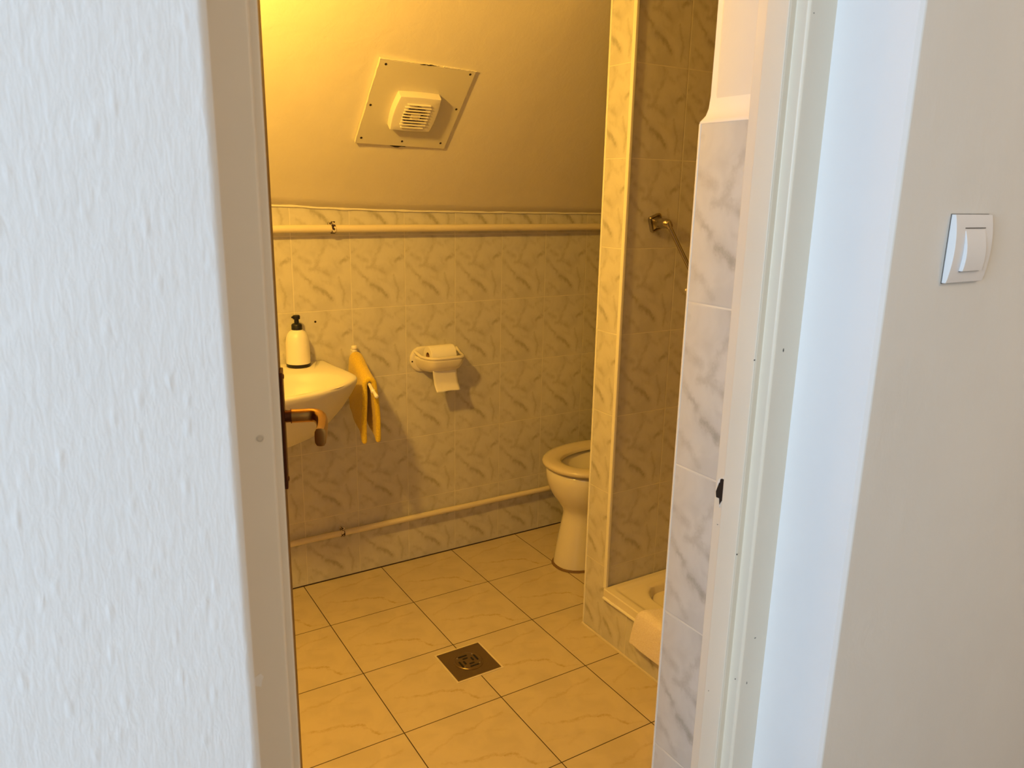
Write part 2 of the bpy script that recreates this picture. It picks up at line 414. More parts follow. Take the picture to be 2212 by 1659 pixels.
def window(name, horiz, c, lo, hi, z0, z1, label):
    e = empty(name, c, label, 'window', kind='structure')
    b_ = MB(); t = .05
    for (p, q, r, s) in ((lo, lo+t, z0, z1), (hi-t, hi, z0, z1), (lo, hi, z0, z0+t), (lo, hi, z1-t, z1), ((lo+hi)/2-.03, (lo+hi)/2+.03, z0, z1)):
        if horiz: b_.box(p, q, c[1]-.03, c[1]+.03, r, s)
        else: b_.box(c[0]-.03, c[0]+.03, p, q, r, s)
    b_.build('window_frame', M['frame'], e)
window('window_1', False, (-2.66, -2.95, .72), -3.6, -2.3, .72, 2.28, 'white window in the left end wall of hallway')

# ------------------------------------------------------------------ door: frame, leaf, handle, strike plate
XC = -.2240
door = empty('door_1', (XC, -1.85, 0), 'inward-opening bathroom door with bronze handle in a stepped ivory frame', 'door', kind='structure')
profR = [(.1385,-1.893),(.0910,-1.893),(.0885,-1.890),(.0885,-1.8745),(.0790,-1.8745),(.0775,-1.8725),(.0775,-1.840),(.0935,-1.840),(.0935,-1.812),(.1385,-1.812)]
profL = [(2*XC-x, y) for x, y in profR][::-1]
for nm, pr in (('right_jamb', profR), ('left_jamb', profL)):
    b_ = MB(); b_.prism(pr, 0, 2.04)
    b_.build('door_jamb', M['frame'], door, bevel=.0018, seg=3, angle=30)
b_ = MB(); b_.box(2*XC-.0775, .0775, -1.893, -1.812, 2.0, 2.05); b_.build('door_head', M['frame'], door)
# chips in the paint and a small screw cover on the left jamb
b_ = MB(); b_.lathe([(.0030,0),(.0030,.0006),(.0022,.0009),(.0022,.0003)], (-.5491, -1.8932, 1.1946), (0,-1,0), 16)
b_.build('screw_cover', simple('ivory_screw_cap', (.66,.58,.46), .5), door, smooth=True)
random.seed(11)
def pt_on(px, py, axis, val):
    d_ = fw + r2*((px-1106)/F_PX) - u2*((py-829.5)/F_PX); i = 'xyz'.index(axis)
    return CAM + d_*((val-CAM[i])/d_[i])
chips = MB()
def chip(bm_, c, n, rx, rz, k=7):
    n = V(n); t = n.cross(V((0,0,1))).normalized()
    pts = []
    for i in range(k):
        a = 2*math.pi*i/k; r = random.uniform(.55, 1.2)
        pts.append(c+n*.0004+t*math.cos(a)*rx*r+V((0,0,1))*math.sin(a)*rz*r)
    vs = [bm_.b.verts.new(p) for p in pts]; v2 = [bm_.b.verts.new(p-n*.0008) for p in pts]
    bm_.b.faces.new(vs); bm_.b.faces.new(v2[::-1])
    for i in range(k): bm_.b.faces.new((vs[i], v2[i], v2[(i+1) % k], vs[(i+1) % k]))
for (px, py, ax, val, n, rx, rz) in ((1692,757,'y',-1.893,(0,-1,0),.0010,.0025),(1630,778,'y',-1.893,(0,-1,0),.0012,.0010),
        (1588,1467,'y',-1.893,(0,-1,0),.0008,.0010),(1613,1475,'y',-1.893,(0,-1,0),.0008,.0028),(1659,1487,'y',-1.893,(0,-1,0),.0006,.0042),
        (1658,1502,'y',-1.893,(0,-1,0),.0009,.0016),(1631,1378,'y',-1.893,(0,-1,0),.0020,.0007),(1758,28,'y',-1.893,(0,-1,0),.0008,.0007),
        (1592,1198,'x',.0775,(-1,0,0),.0010,.0012),(1531,1492,'x',.0775,(-1,0,0),.0008,.0008),(1550,1133,'x',.0935,(-1,0,0),.0016,.0005)):
    chip(chips, pt_on(px, py, ax, val), n, rx, rz)
chips.build('paint_chips', simple('dark_chipped_paint', (.05,.045,.04), .8), door)['kind'] = 'stuff'
b_ = MB(); chip(b_, V((-.5655,-1.893,.9665)), (0,-1,0), .006, .007, 9)
b_.build('filler_patch', simple('pale_filler_patch', (.84,.80,.74), .6), door)
# strike plate: ragged dark hole with chipped light rim in the right rabbet
random.seed(21)
b_ = MB(); chip(b_, V((.0930,-1.8255,.998)), (-1,0,0), .0105, .0245, 18)
sp = b_.build('strike_plate', simple('chipped_bare_plate', (.82,.80,.76), .5), door); sp['label'] = 'pale chipped metal strike plate'
b_ = MB(); chip(b_, V((.0924,-1.8255,.994)), (-1,0,0), .0088, .0165, 14)
b_.build('latch_hole', M['hole'], sp)
b_ = MB(); chip(b_, V((.0923,-1.8250,1.010)), (-1,0,0), .0050, .0080, 9)
b_.build('upper_hole', M['hole'], sp)
# leaf, hidden from view and coloured dark brown to reduce lamp bounce
HG = V((-.537, -1.808, 0)); ang = math.radians(17.45)
dL = V((math.sin(ang), math.cos(ang), 0)); nL = V((math.cos(ang), -math.sin(ang), 0))
def L(s, t, z): return tuple(HG + dL*s + nL*t + V((0,0,z)))
def lbox(b_, s0, s1, t0, t1, z0, z1):
    vs = [b_.b.verts.new(L(s, t, z)) for z in (z0, z1) for t in (t0, t1) for s in (s0, s1)]
    for f in ((0,2,3,1),(4,5,7,6),(0,1,5,4),(2,6,7,3),(0,4,6,2),(1,3,7,5)): b_.b.faces.new([vs[i] for i in f])
b_ = MB(); lbox(b_, 0, .605, -.040, -.002, .008, 1.99)
leaf = b_.build('door_leaf', simple('brown_bounce_cut_leaf', (.20,.11,.05), .45, vary=.2), door, bevel=.002)
b_ = MB(); lbox(b_, .535, .577, -.002, .0035, .905, 1.108); 
hp = b_.build('handle_plate', M['bronze_dark'], leaf, bevel=.0015)
b_ = MB()
for z in (.917, 1.097): b_.lathe([(.0045,0),(.004,.0015),(.001,.002)], L(.556, .0035, z), tuple(nL), 12)
b_.build('plate_screws', M['bronze_dark'], leaf, smooth=True)
hz = 1.028
b_ = MB(); b_.lathe([(.0105,0),(.0105,.0090),(.0125,.0092),(.0125,.0108)], L(.556, .0035, hz), tuple(nL), 24)
b_.build('handle_collar', M['bronze_dark'], leaf, smooth=True)
b_ = MB()
P = [L(.556,.0140,hz), L(.556,.032,hz), L(.556,.046,hz), L(.552,.0545,hz-.0002), L(.542,.0600,hz-.001), L(.525,.0630,hz-.002), L(.495,.0635,hz-.003), L(.465,.062,hz-.004), L(.446,.0605,hz-.004), L(.441,.060,hz-.004)]
P = cat_rom(P, 6); N = len(P)
def handle_ring(i):
    p = P[i]; t = (P[min(i+1, N-1)]-P[max(i-1, 0)]).normalized(); q = i/(N-1)
    a = V((0,0,1)); a = (a-t*a.dot(t)).normalized(); c = t.cross(a)
    k = min(1, max(0, (q-.35)/.35))            # neck round, grip flat-faced and deeper
    ra = .0118*(1-k) + (.0108+.0042*max(0,(q-.6)/.4))*k; rc_ = .0112*(1-k)+.0088*k
    if i >= N-2: f_ = (.90, .62)[i-(N-2)]; ra *= f_; rc_ *= f_
    pw = 2+1.6*k; out = []
    for m_i in range(16):
        th = 2*math.pi*(m_i+.5)/16; co, si = math.cos(th), math.sin(th)
        r_ = 1/((abs(co)**pw+abs(si)**pw)**(1/pw))
        out.append(tuple(p+a*ra*r_*co+c*rc_*r_*si))
    return out
b_.loft([handle_ring(i) for i in range(N)])
b_.build('door_handle', M['bronze'], leaf, smooth=True, angle=35)

# ------------------------------------------------------------------ light switch
sw = empty('light_switch', (.29, -2.0, 1.343), 'white square rocker light switch on the wall right of doorway', 'switch')
def cushion(b_, x0, x1, z0, z1, y, d0, d1, tilt=0, n=14):
    # curved about a horizontal axis: side edge d0 thick, middle d1 thick
    g = []
    for i in range(n+1):
        t = i/n; z = z0+(z1-z0)*t; d_ = d0+(d1-d0)*math.sin(math.pi*t)**.8 + tilt*(1-t)
        g.append((z, d_))
    rings = [[(x, y, z) for z, _ in g]+[(x, y-d_, z) for z, d_ in g[::-1]] for x in (x0, x1)]
    b_.loft(rings)
b_ = MB(); cushion(b_, .250, .333, 1.302, 1.3845, -2.0002, .0055, .0105)
b_.build('plate', M['switch'], sw, bevel=.0008)
b_ = MB(); cushion(b_, .2700, .3135, 1.3165, 1.3680, -2.0055, .0030, .0070, .0045)
b_.build('rocker', M['switch'], sw, bevel=.0005)
for za, zb in ((1.3158, 1.3166), (1.3680, 1.3690)):
    b_ = MB(); b_.box(.2695, .3140, -2.0097, -2.004, za, zb); b_.build('rocker_gap', M['black'], sw)
b_ = MB(); b_.box(.2494, .3336, -2.0009, -1.9995, 1.3012, 1.3852)
b_.build('gasket', simple('grey_gasket', (.10,.09,.08), .8), sw)

# ------------------------------------------------------------------ pipes with clips
def pipe(z, r, x0, x1, label, cx, y=-.036):
    e = empty('water_pipe', (cx, 0, z), label, 'pipe', 'cream pipes along the back wall')
    b_ = MB(); pts = [(x0+(x1-x0)*i/40, y+.0015*noise.noise(V((i*.35, z, 0))), z+.0015*noise.noise(V((i*.3, 3, z)))) for i in range(41)]
    b_.tube(pts, r, 20); b_.build('pipe', M['pipe'], e, smooth=True)
    b_ = MB(); b_.lathe([(r+.0006,-.0065),(r+.0036,-.0060),(r+.0036,.0060),(r+.0006,.0065)], (cx, y, z), (1,0,0), 24)
    b_.box(cx-.004, cx+.004, -.012, 0, z+r-.002, z+r+.006)
    b_.lathe([(.0050,0),(.0050,.012)], (cx-.006, y-.004, z+r+.0065), (1,0,0), 10)
    b_.build('pipe_clip', M['clip'], e, smooth=True, angle=35)
    return e
pipe(1.2745, .0125, -1.25, 1.50, 'cream painted pipe across the tiles just below sloping ceiling', .146)
pipe(.186, .0105, -1.25, 1.32, 'cream painted low pipe just above the floor', .145, -.022)

# screw hole left in the tiles
b_ = MB(); b_.lathe([(.0036,0),(.0036,.0012),(.0022,.0012)], (.0853, .0002, .9645), (0,-1,0), 16)
tag(b_.build('wall_plug', M['hole'], smooth=True), 'small dark empty wall plug beside the soap bottle', 'wall plug')

# ------------------------------------------------------------------ extractor fan on its cover panel
S = V((0, -.70710678, .70710678)); NN = V((0, -.70710678, -.70710678)); ZF = 1.33
def onslope(x, s, h): return tuple(V((x, 0, ZF)) + S*s + NN*h)
fan = empty('extractor_fan', onslope(.315, .44, .01), 'square ivory slatted extractor fan on sloping ceiling panel', 'extractor fan')
pan = empty('cover_panel', onslope(.315, .44, 0), 'square cream cover panel screwed to the sloping ceiling', 'panel')
def sbox(b_, x0, x1, s0, s1, h0, h1):
    vs = [b_.b.verts.new(onslope(x, s, h)) for h in (h0, h1) for s in (s0, s1) for x in (x0, x1)]
    for f in ((0,2,3,1),(4,5,7,6),(0,1,5,4),(2,6,7,3),(0,4,6,2),(1,3,7,5)): b_.b.faces.new([vs[i] for i in f])
b_ = MB()
c4 = [(.1640,.299),(.4657,.294),(.4673,.589),(.1655,.5975)]
b_.loft([[onslope(x, s, h) for x, s in c4] for h in (-.004, .0065)])
b_.build('panel', M['plate_grey'], pan, bevel=.001)
for x, s in ((.1855,.583),(.451,.579),(.1768,.443),(.4517,.452),(.1786,.321),(.3127,.316),(.4448,.317)):
    b_ = MB(); b_.lathe([(.0036,-.001),(.0036,.0008),(.0018,.0014)], onslope(x, s, .0065), tuple(NN), 12)
    b_.build('screw', M['hole'], pan, smooth=True)
# paint ridges round the panel
random.seed(5)
b_ = MB()
def ridge(p, q, mat_r=.0016, n=26, off=.0):
    pts = []; rs_ = []
    for i in range(n):
        t = i/(n-1); x = p[0]+(q[0]-p[0])*t; s = p[1]+(q[1]-p[1])*t
        pts.append(onslope(x+random.uniform(-.0008,.0008), s+random.uniform(-.0012,.0012), .006+off)); rs_.append(mat_r*random.uniform(.4,1.5))
    b_.tube(pts, rs_, 6)
ridge((.1640,.2985),(.1655,.598),.0010); ridge((.1655,.599),(.34,.5945),.0014); ridge((.36,.594),(.4673,.590),.0018)
b_.build('paint_ridge', M['bath_plaster'], pan, smooth=True)
b_ = MB()
pts = [onslope(.28+.055*i/10, .2925+random.uniform(-.002,.001), .002) for i in range(11)]
b_.tube(pts, [.0008,.0012,.002,.003,.0042,.0045,.0035,.0022,.0014,.001,.0006], 6)
b_.build('cracked_edge', M['hole'], pan, smooth=True)
b_ = MB(); pts = [onslope(.285+.05*i/8, .5955+random.uniform(-.001,.001), .0075) for i in range(9)]
b_.tube(pts, [.0004,.0010,.0014,.0006,.0014,.0018,.0010,.0006,.0004], 6)
b_.build('cracked_edge', M['hole'], pan, smooth=True)
# fan housing: sides bow outward at the middle like a barrel
def fring(h, grow):
    x0, x1, s0, s1 = .247-grow, .377+grow, .378-grow, .500+grow
    out = []
    n = 10
    for i in range(n): t = i/n; out.append((x0+(x1-x0)*t, s0-.002*math.sin(math.pi*t)))
    for i in range(n): t = i/n; out.append((x1+.006*math.sin(math.pi*t), s0+(s1-s0)*t))
    for i in range(n): t = i/n; out.append((x1-(x1-x0)*t, s1+.002*math.sin(math.pi*t)))
    for i in range(n): t = i/n; out.append((x0-.006*math.sin(math.pi*t), s1-(s1-s0)*t))
    return [onslope(x, s, h) for x, s in out]
b_ = MB()
# housing with a round opening: rings from back edge, over the front, into the circle
fc = (.312, .432)
def circ(h, r):
    out = []
    base = fring(0, 0)
    for k in range(40):
        p = V(base[k]); x = p.x-fc[0]; s = (p-V((0,0,ZF))).dot(S)-fc[1]
        a = math.atan2(s, x); out.append(onslope(fc[0]+r*math.cos(a), fc[1]+r*math.sin(a), h))
    return out
b_.loft([fring(.006, 0), fring(.0265, 0), fring(.0300, -.0015), fring(.0308, -.004), circ(.0310, .0395), circ(.0300, .038), circ(.012, .037)], cap0=True, cap1=False)
b_.build('housing', M['fan'], fan, smooth=True, angle=30)
b_ = MB(); b_.lathe([(.0385,0),(.0385,.001)], onslope(fc[0], fc[1], .012), tuple(NN), 32)
b_.build('fan_interior', M['fan_in'], fan)
b_ = MB(); b_.lathe([(.018,0),(.018,.008),(.014,.010)], onslope(fc[0], fc[1], .013), tuple(NN), 24)
for k in range(5):
    a = 2*math.pi*k/5
    p0 = V(onslope(fc[0]+.018*math.cos(a), fc[1]+.018*math.sin(a), .016)); p1 = V(onslope(fc[0]+.034*math.cos(a+.35), fc[1]+.034*math.sin(a+.35), .018))
    b_.tube([p0, (p0+p1)/2, p1], [.004, .006, .007], 8, .25)
b_.build('impeller', simple('brown_fan_blades', (.42,.26,.12), .5), fan, smooth=True)
for k in range(9):
    s = .3925+.0104*k; hw_ = .039 if 1 <= k <= 7 else .034
    b_ = MB(); sbox(b_, fc[0]-hw_-.003+.0*k, fc[0]+hw_+.003, s, s+.0026, .0300, .0365)
    b_.build('slat', M['fan'], fan, bevel=.0008)
b_ = MB(); sbox(b_, fc[0]-.016, fc[0]+.016, fc[1]-.011, fc[1]+.011, .0300, .0342)
b_.build('centre_badge', M['fan'], fan, bevel=.003)
b_ = MB(); sbox(b_, fc[0]-.009, fc[0]+.009, fc[1]-.006, fc[1]+.006, .0342, .0352)
b_.build('badge_inset', simple('badge_yellowed', (.70,.62,.44), .4), fan, bevel=.0006)

# ------------------------------------------------------------------ wash basin
SX = -.150; RZ = .828
sink = empty('wash_basin', (SX, 0, RZ), 'white ceramic wash basin fixed to the tiled back wall', 'sink')
half = [(0,0),(.20,0),(.250,-.001),(.2585,-.010),(.263,-.06),(.2735,-.15),(.2800,-.235),(.2750,-.282),(.245,-.325),(.190,-.372),(.110,-.412),(.0,-.438)]
hp_ = cat_rom([(x, y, 0) for x, y in half], 5)
outl = [(p.x, p.y) for p in hp_] + [(-p.x, p.y) for p in hp_[::-1]][1:-1]
CY = -.215
def ring(sx, sy, z, cy=CY, back=None, dy=0):
    out = []
    for x, y in outl:
        yy = cy+(y-cy)*sy+dy
        if back is not None: yy = min(yy, back) if y > cy else yy
        out.append((SX+x*sx, min(yy, -.0005), z))
    return out
b_ = MB()
# outside from below upward, then over the rim and down into the bowl
def outer(sx, sy, z):   # back stays on the wall
    out = []
    for x, y in outl:
        yy = (y)*sy
        out.append((SX+x*sx, min(yy, -.0005), z))
    return out
def inner(sx, syf, yb, z, p=1.):
    out = []
    for x, y in outl:
        t = min(1, max(0, -y/.438))
        yy = yb + (-.438*syf - yb)*t
        out.append((SX+x*sx, yy, z))
    return out
def bowl(rx, ry, cyb, z):
    out = []
    for x, y in outl:
        a = math.atan2((y-CY)/.218, x/.27)
        r = 1/((abs(math.cos(a))**2.6+abs(math.sin(a))**2.6)**(1/2.6))
        out.append((SX+rx*r*math.cos(a), cyb+ry*r*math.sin(a), z))
    return out
b_.loft([outer(.30,.50,.612), outer(.48,.62,.622), outer(.62,.72,.645), outer(.745,.80,.685), outer(.86,.875,.73), outer(.945,.945,.775), outer(.985,.985,.803),
         outer(1.0,1.0,.818), outer(.998,.998,.825), outer(.988,.988,.8285), outer(.96,.965,.8290),
         bowl(.238,.147,-.265,.8265), bowl(.230,.140,-.265,.820), bowl(.215,.128,-.262,.795), bowl(.18,.105,-.255,.745), bowl(.12,.07,-.25,.712), bowl(.04,.03,-.25,.700)], True, True)
b_.build('basin', M['sink_cer'], sink, smooth=True, angle=80)
b_ = MB(); b_.lathe([(.022,0),(.022,.002),(.014,.003)], (SX, -.25, .7005), (0,0,1), 20)
b_.build('drain', M['chrome'], sink, smooth=True)
# tap, standing behind the bowl
b_ = MB(); b_.lathe([(.024,0),(.024,.006),(.017,.012),(.016,.075),(.019,.085),(.010,.092)], (SX-.03, -.062, .829), (0,0,1), 24)
b_.tube(cat_rom([(SX-.03,-.066,.875),(SX-.03,-.11,.893),(SX-.03,-.16,.885),(SX-.03,-.172,.868)], 5), .009, 14)
b_.tube([(SX-.03,-.062,.918),(SX-.03,-.075,.932),(SX-.03,-.115,.945)], [.008,.007,.005], 12)
tag(b_.build('basin_tap', M['chrome'], smooth=True), 'chrome mixer tap at the back of basin', 'tap')

# soap bottle on the basin deck
bx, by, bz = .0085, -.047, .8291
bt = empty('soap_bottle', (bx, by, bz), 'cream white pump soap bottle with black pump on the basin', 'soap bottle')
def lat(name, prof, mat, n=40, **kw):
    b_ = MB(); b_.lathe(prof, (bx, by, bz), (0,0,1), n); return b_.build(name, mat, bt, smooth=True, **kw)
lat('base_band', [(.0365,0),(.0388,.001),(.0390,.004),(.0389,.0105)], M['black'])
lat('bottle_body', [(.0388,.0105),(.0388,.045),(.0378,.080),(.0352,.097),(.0315,.107),(.0255,.1155),(.019,.1195),(.0172,.122)], M['bottle'])
lat('pump_collar', [(.0172,.122),(.0172,.137),(.0155,.1405),(.0105,.143),(.0075,.144)], M['black'])
b_ = MB(); b_.lathe([(.0075,.143),(.0072,.156),(.0115,.157),(.0120,.167),(.0100,.1695)], (bx, by, bz), (0,0,1), 24)
b_.tube([(bx, by, bz+.1655), (bx-.010, by-.004, bz+.1655), (bx-.0165, by-.0075, bz+.1640)], [.0042,.0038,.0032], 10)
b_.build('pump_head', M['black'], bt, smooth=True)

# ------------------------------------------------------------------ swivel towel rail and yellow towel
rail = empty('towel_rail', (.212, 0, .865), 'white two-arm swivel towel rail on back wall beside basin', 'towel rail')
PV = V((.2120, -.022, .862))
b_ = MB(); b_.lathe([(.0085,-.030),(.0100,-.028),(.0100,-.004),(.0085,-.003),(.0085,.002),(.0108,.003),(.0112,.008),(.0095,.0125),(.005,.0140)], tuple(PV), (0,0,1), 24)
b_.box(PV.x-.008, PV.x+.008, -.018, 0, PV.z-.026, PV.z-.004)
b_.build('wall_mount', M['white_plastic'], rail, smooth=True, angle=35)
A1 = pt_on(806, 846, 'y', -.300); A2 = pt_on(813.5, 857, 'y', -.335)
for tgt, zz, r0 in ((A1, -.022, .0055), (A2, -.028, .0050)):
    b_ = MB(); s0 = V((PV.x, PV.y, PV.z+zz)); dv = (tgt-s0)
    b_.tube([s0, s0+dv*.5, s0+dv*.9, tgt-dv.normalized()*.004, tgt, tgt+dv.normalized()*.004], [r0, r0, r0, r0*1.35, r0*1.35, r0*.7], 14)
    b_.build('arm', M['white_plastic'], rail, smooth=True)
s0 = V((PV.x, PV.y, PV.z-.022)); dv = A1-s0
def towel(i, j):
    t = .06+.775*i                      # along the arm
    c = s0+dv*t
    side = V((dv.y, -dv.x, 0)).normalized()     # to the left of the arm seen from the room
    q = (j-.5)*2                         # -1 .. 1
    drop = .178 + .024*t
    Rr = .0148 + .0012*math.sin(9*t)
    arc = Rr*math.pi/2; tot = arc+drop; d_ = abs(q)*tot
    sg = 1 if q < 0 else -1
    if d_ < arc:
        a = d_/Rr; off = Rr*math.sin(a); z = Rr*math.cos(a)
    else:
        e = d_-arc; off = Rr + .0062*min(1, e/.12) + .0022*math.sin(14*t+e*20+sg)*min(1, e/.04); z = -e
    bottom = c.z + .006 + z
    p = c + side*(-sg*off) + V((0,0,.001+z))
    p += V((0, -.010*max(0, d_-arc)/.2, 0))
    return tuple(p)
b_ = MB(); b_.grid(towel, 26, 44)
ob = b_.build('hand_towel', M['yellow'], smooth=True)
md = ob.modifiers.new('solid', 'SOLIDIFY'); md.thickness = .018; md.offset = 0
md = ob.modifiers.new('bev', 'BEVEL'); md.width = .009; md.segments = 3; md.limit_method = 'ANGLE'; md.angle_limit = math.radians(50)
md = ob.modifiers.new('sub', 'SUBSURF'); md.levels = 1; md.render_levels = 1
tag(ob, 'yellow terry hand towel folded over the white rail', 'towel')

# ------------------------------------------------------------------ toilet paper holder and roll
th_ = empty('toilet_paper_holder', (.52, 0, .795), 'cream ceramic toilet paper holder on the tiled back wall', 'toilet paper holder')
b_ = MB()
def stadium(x0, x1, z0, z1, y, n=10):
    r = (z1-z0)/2; zc = (z0+z1)/2; out = []
    for i in range(n+1): a = math.pi/2+math.pi*i/n; out.append((x0+r+r*.9*math.cos(a), y, zc+r*math.sin(a)))
    for i in range(n+1): a = -math.pi/2+math.pi*i/n; out.append((x1-r+r*.9*math.cos(a), y, zc+r*math.sin(a)))
    return out
b_.loft([stadium(.424,.640,.752,.846,-.0002), stadium(.424,.640,.752,.846,-.006), stadium(.428,.636,.756,.842,-.0105), stadium(.436,.628,.764,.834,-.012)])
b_.build('back_plate', M['ceramic'], th_, smooth=True, angle=50)
# open basket: half-tube hollow seen from above, ends closed
def hrim(k, n=24):     # rim loop in plan, from wall left round the front to wall right
    P_ = [(.447,-.008),(.452,-.040),(.461,-.078),(.475,-.100),(.500,-.108),(.565,-.110),(.592,-.104),(.604,-.085),(.612,-.045),(.618,-.008)]
    return cat_rom([(x, y, 0) for x, y in P_], 4)
rim = hrim(0)
b_ = MB()
cxb = .532
rings = []
for f_, z in ((1.0,.815),(.985,.803),(.95,.790),(.86,.775),(.70,.764),(.45,.758)):
    rings.append([(cxb+(p.x-cxb)*(.25+.75*f_ if f_ < 1 else 1), p.y*f_ if p.y < -.02 else p.y, z+(.0 if f_ < 1 else 0)) for p in rim])
b_.loft(rings, False, False, closed=False)
bk = b_.build('basket', M['ceramic'], th_, smooth=True, solid=.006, angle=80)
b_ = MB(); b_.tube([(p.x, p.y, .8165+.016*max(0, 1+p.y/.05)) for p in rim], .0062, 12)
b_.build('rim', M['ceramic'], th_, smooth=True)
b_ = MB(); b_.lathe([(.0030,0),(.0030,.0006)], (.4345, -.0118, .7945), (0,-1,0), 12)
b_.build('screw_hole', M['hole'], th_)
rl = empty('toilet_roll', (.525, -.058, .818), 'white toilet roll lying in the cream ceramic holder', 'toilet roll')
b_ = MB(); rc = (.4755, -.058, .8190); RR = .0365
b_.lathe([(.0145,0),(RR-.001,0),(RR,.001),(RR,.0985),(RR-.001,.0995),(.0145,.0995)], rc, (1,0,0), 48, cap=False)
b_.build('paper_roll', M['paper'], rl, smooth=True, angle=30)
b_ = MB(); b_.lathe([(.0145,.0004),(.0145,.0990),(.0135,.0990),(.0135,.0004),(.0145,.0004)], rc, (1,0,0), 32, cap=False)
b_.build('cardboard_core', M['card'], rl, smooth=True, angle=30)
b_ = MB()
def sheet(i, j):
    x = .4765+.0975*i; 
    t = j
    y0, z0 = -.0905, .800; y = y0 + .010*math.sin(t*2.2) + .004*t; z = z0-.112*t
    if t > .72: y -= .010*((t-.72)/.28)**1.5
    x += .020*t; z += .0012*math.sin(9*i+3)*t
    return (x, y-.022*(1-t)**2*0, z)
b_.grid(sheet, 10, 22)
b_.build('hanging_sheet', M['paper'], rl, smooth=True, solid=.0006)

# ------------------------------------------------------------------ toilet
TY = -.335
toi = empty('toilet', (1.15, TY, 0), 'ivory pedestal toilet with open seat behind the tiled partition', 'toilet')
def egg(x0, x1, hw_, z, n=40, p=2.25, skew=.58):
    xc = x0+(x1-x0)*skew; out = []
    for i in range(n):
        a = 2*math.pi*i/n; c, s = math.cos(a), math.sin(a)
        r = 1/((abs(c)**p+abs(s)**p)**(1/p))
        ax = (xc-x0) if c < 0 else (x1-xc)
        out.append((xc+ax*r*c, TY+hw_*r*s, z))
    return out
b_ = MB()
b_.loft([egg(.888,1.24,.100,0,p=2.5), egg(.888,1.24,.100,.012,p=2.5), egg(.895,1.24,.097,.06,p=2.5), egg(.907,1.24,.092,.13,p=2.5), egg(.918,1.25,.089,.19,p=2.4), egg(.921,1.26,.093,.214,p=2.3),
         egg(.914,1.27,.108,.236), egg(.897,1.29,.131,.262), egg(.876,1.31,.152,.292), egg(.860,1.33,.166,.325), egg(.852,1.35,.173,.360), egg(.851,1.37,.175,.385), egg(.858,1.37,.170,.396), egg(.868,1.36,.162,.399),
         egg(.900,1.27,.130,.397), egg(.908,1.25,.122,.385), egg(.925,1.20,.098,.30), egg(.97,1.14,.05,.25)])
b_.box(1.30, 1.47, TY-.10, TY+.10, .02, .38)
b_.build('bowl', M['ceramic'], toi, smooth=True, angle=60)
b_ = MB()
S0 = lambda g, z: egg(.838+g, 1.30-g*.4, .190-g, z, p=2.2)
b_.loft([S0(.006,.4045), S0(.001,.409), S0(.0,.417), S0(.005,.4235), S0(.020,.4265), S0(.045,.4262), S0(.064,.4215), S0(.070,.415), S0(.070,.4065), S0(.006,.4045)], False, False)
b_.build('seat', M['seat'], toi, smooth=True, angle=60)
b_ = MB()
def lidr(x, g):
    return [(x+.10*0+ (z-.44)*.18, TY+hw_*.187, z) for hw_, z in []]
n = 36; ringsL = []
for dx, g in ((0,.006),(.003,0),(.014,0),(.017,.006)):
    rr_ = []
    for i in range(n):
        a = 2*math.pi*i/n; yy = (.188-g)*math.cos(a); zz = (.215-g)*math.sin(a)
        rr_.append((1.285+dx+(zz+.215)*.10, TY+yy, .645+zz))
    ringsL.append(rr_)
b_.loft(ringsL); b_.build('lid', M['seat'], toi, smooth=True, angle=50)
b_ = MB(); b_.box(1.345, 1.49, TY-.19, TY+.19, .40, .78); b_.build('cistern', M['ceramic'], toi, bevel=.02, seg=4)
b_ = MB(); b_.box(1.335, 1.495, TY-.197, TY+.197, .781, .805); b_.build('cistern_lid', M['ceramic'], toi, bevel=.008, seg=3)
b_ = MB(); b_.loft([egg(.880,1.245,.106,.0005,p=2.5), egg(.883,1.243,.104,.006,p=2.5), egg(.889,1.24,.101,.008,p=2.5)])
b_.build('floor_sealant', simple('brown_stained_sealant', (.20,.12,.05), .7), toi, smooth=True)

# ------------------------------------------------------------------ shower tray, rail, mat
TZ = .181
tray = empty('shower_tray', (1.11, -1.26, .15), 'cream ceramic shower tray set on the tiled upstand', 'shower tray')
def trz(x, y):
    # rounded rectangular well
    x0, x1, y0, y1, rd = .825, 1.44, -1.64, -.862, .085
    qx = abs(x-(x0+x1)/2)-(x1-x0)/2+rd; qy = abs(y-(y0+y1)/2)-(y1-y0)/2+rd
    sd = math.hypot(max(qx, 0), max(qy, 0))+min(max(qx, qy), 0)-rd
    t = min(1, max(0, (-sd)/.045)); t = t*t*(3-2*t)
    z = TZ-.004-.145*t-.01*min(1, max(0, -sd/.25))
    # raised outer lip
    e = min(x-.733, 1.50-x, -.808-y, y+1.715)
    lip = 1-min(1, max(0, (e-.022)/.012)); lip = lip*lip*(3-2*lip)
    return z+.006*lip
b_ = MB()
x0, x1, y0, y1 = .729, 1.498, -1.715, -.808
NX, NY = 110, 120
b_.grid(lambda i, j: (x0+(x1-x0)*i, y0+(y1-y0)*j, trz(x0+(x1-x0)*i, y0+(y1-y0)*j)), NX, NY)
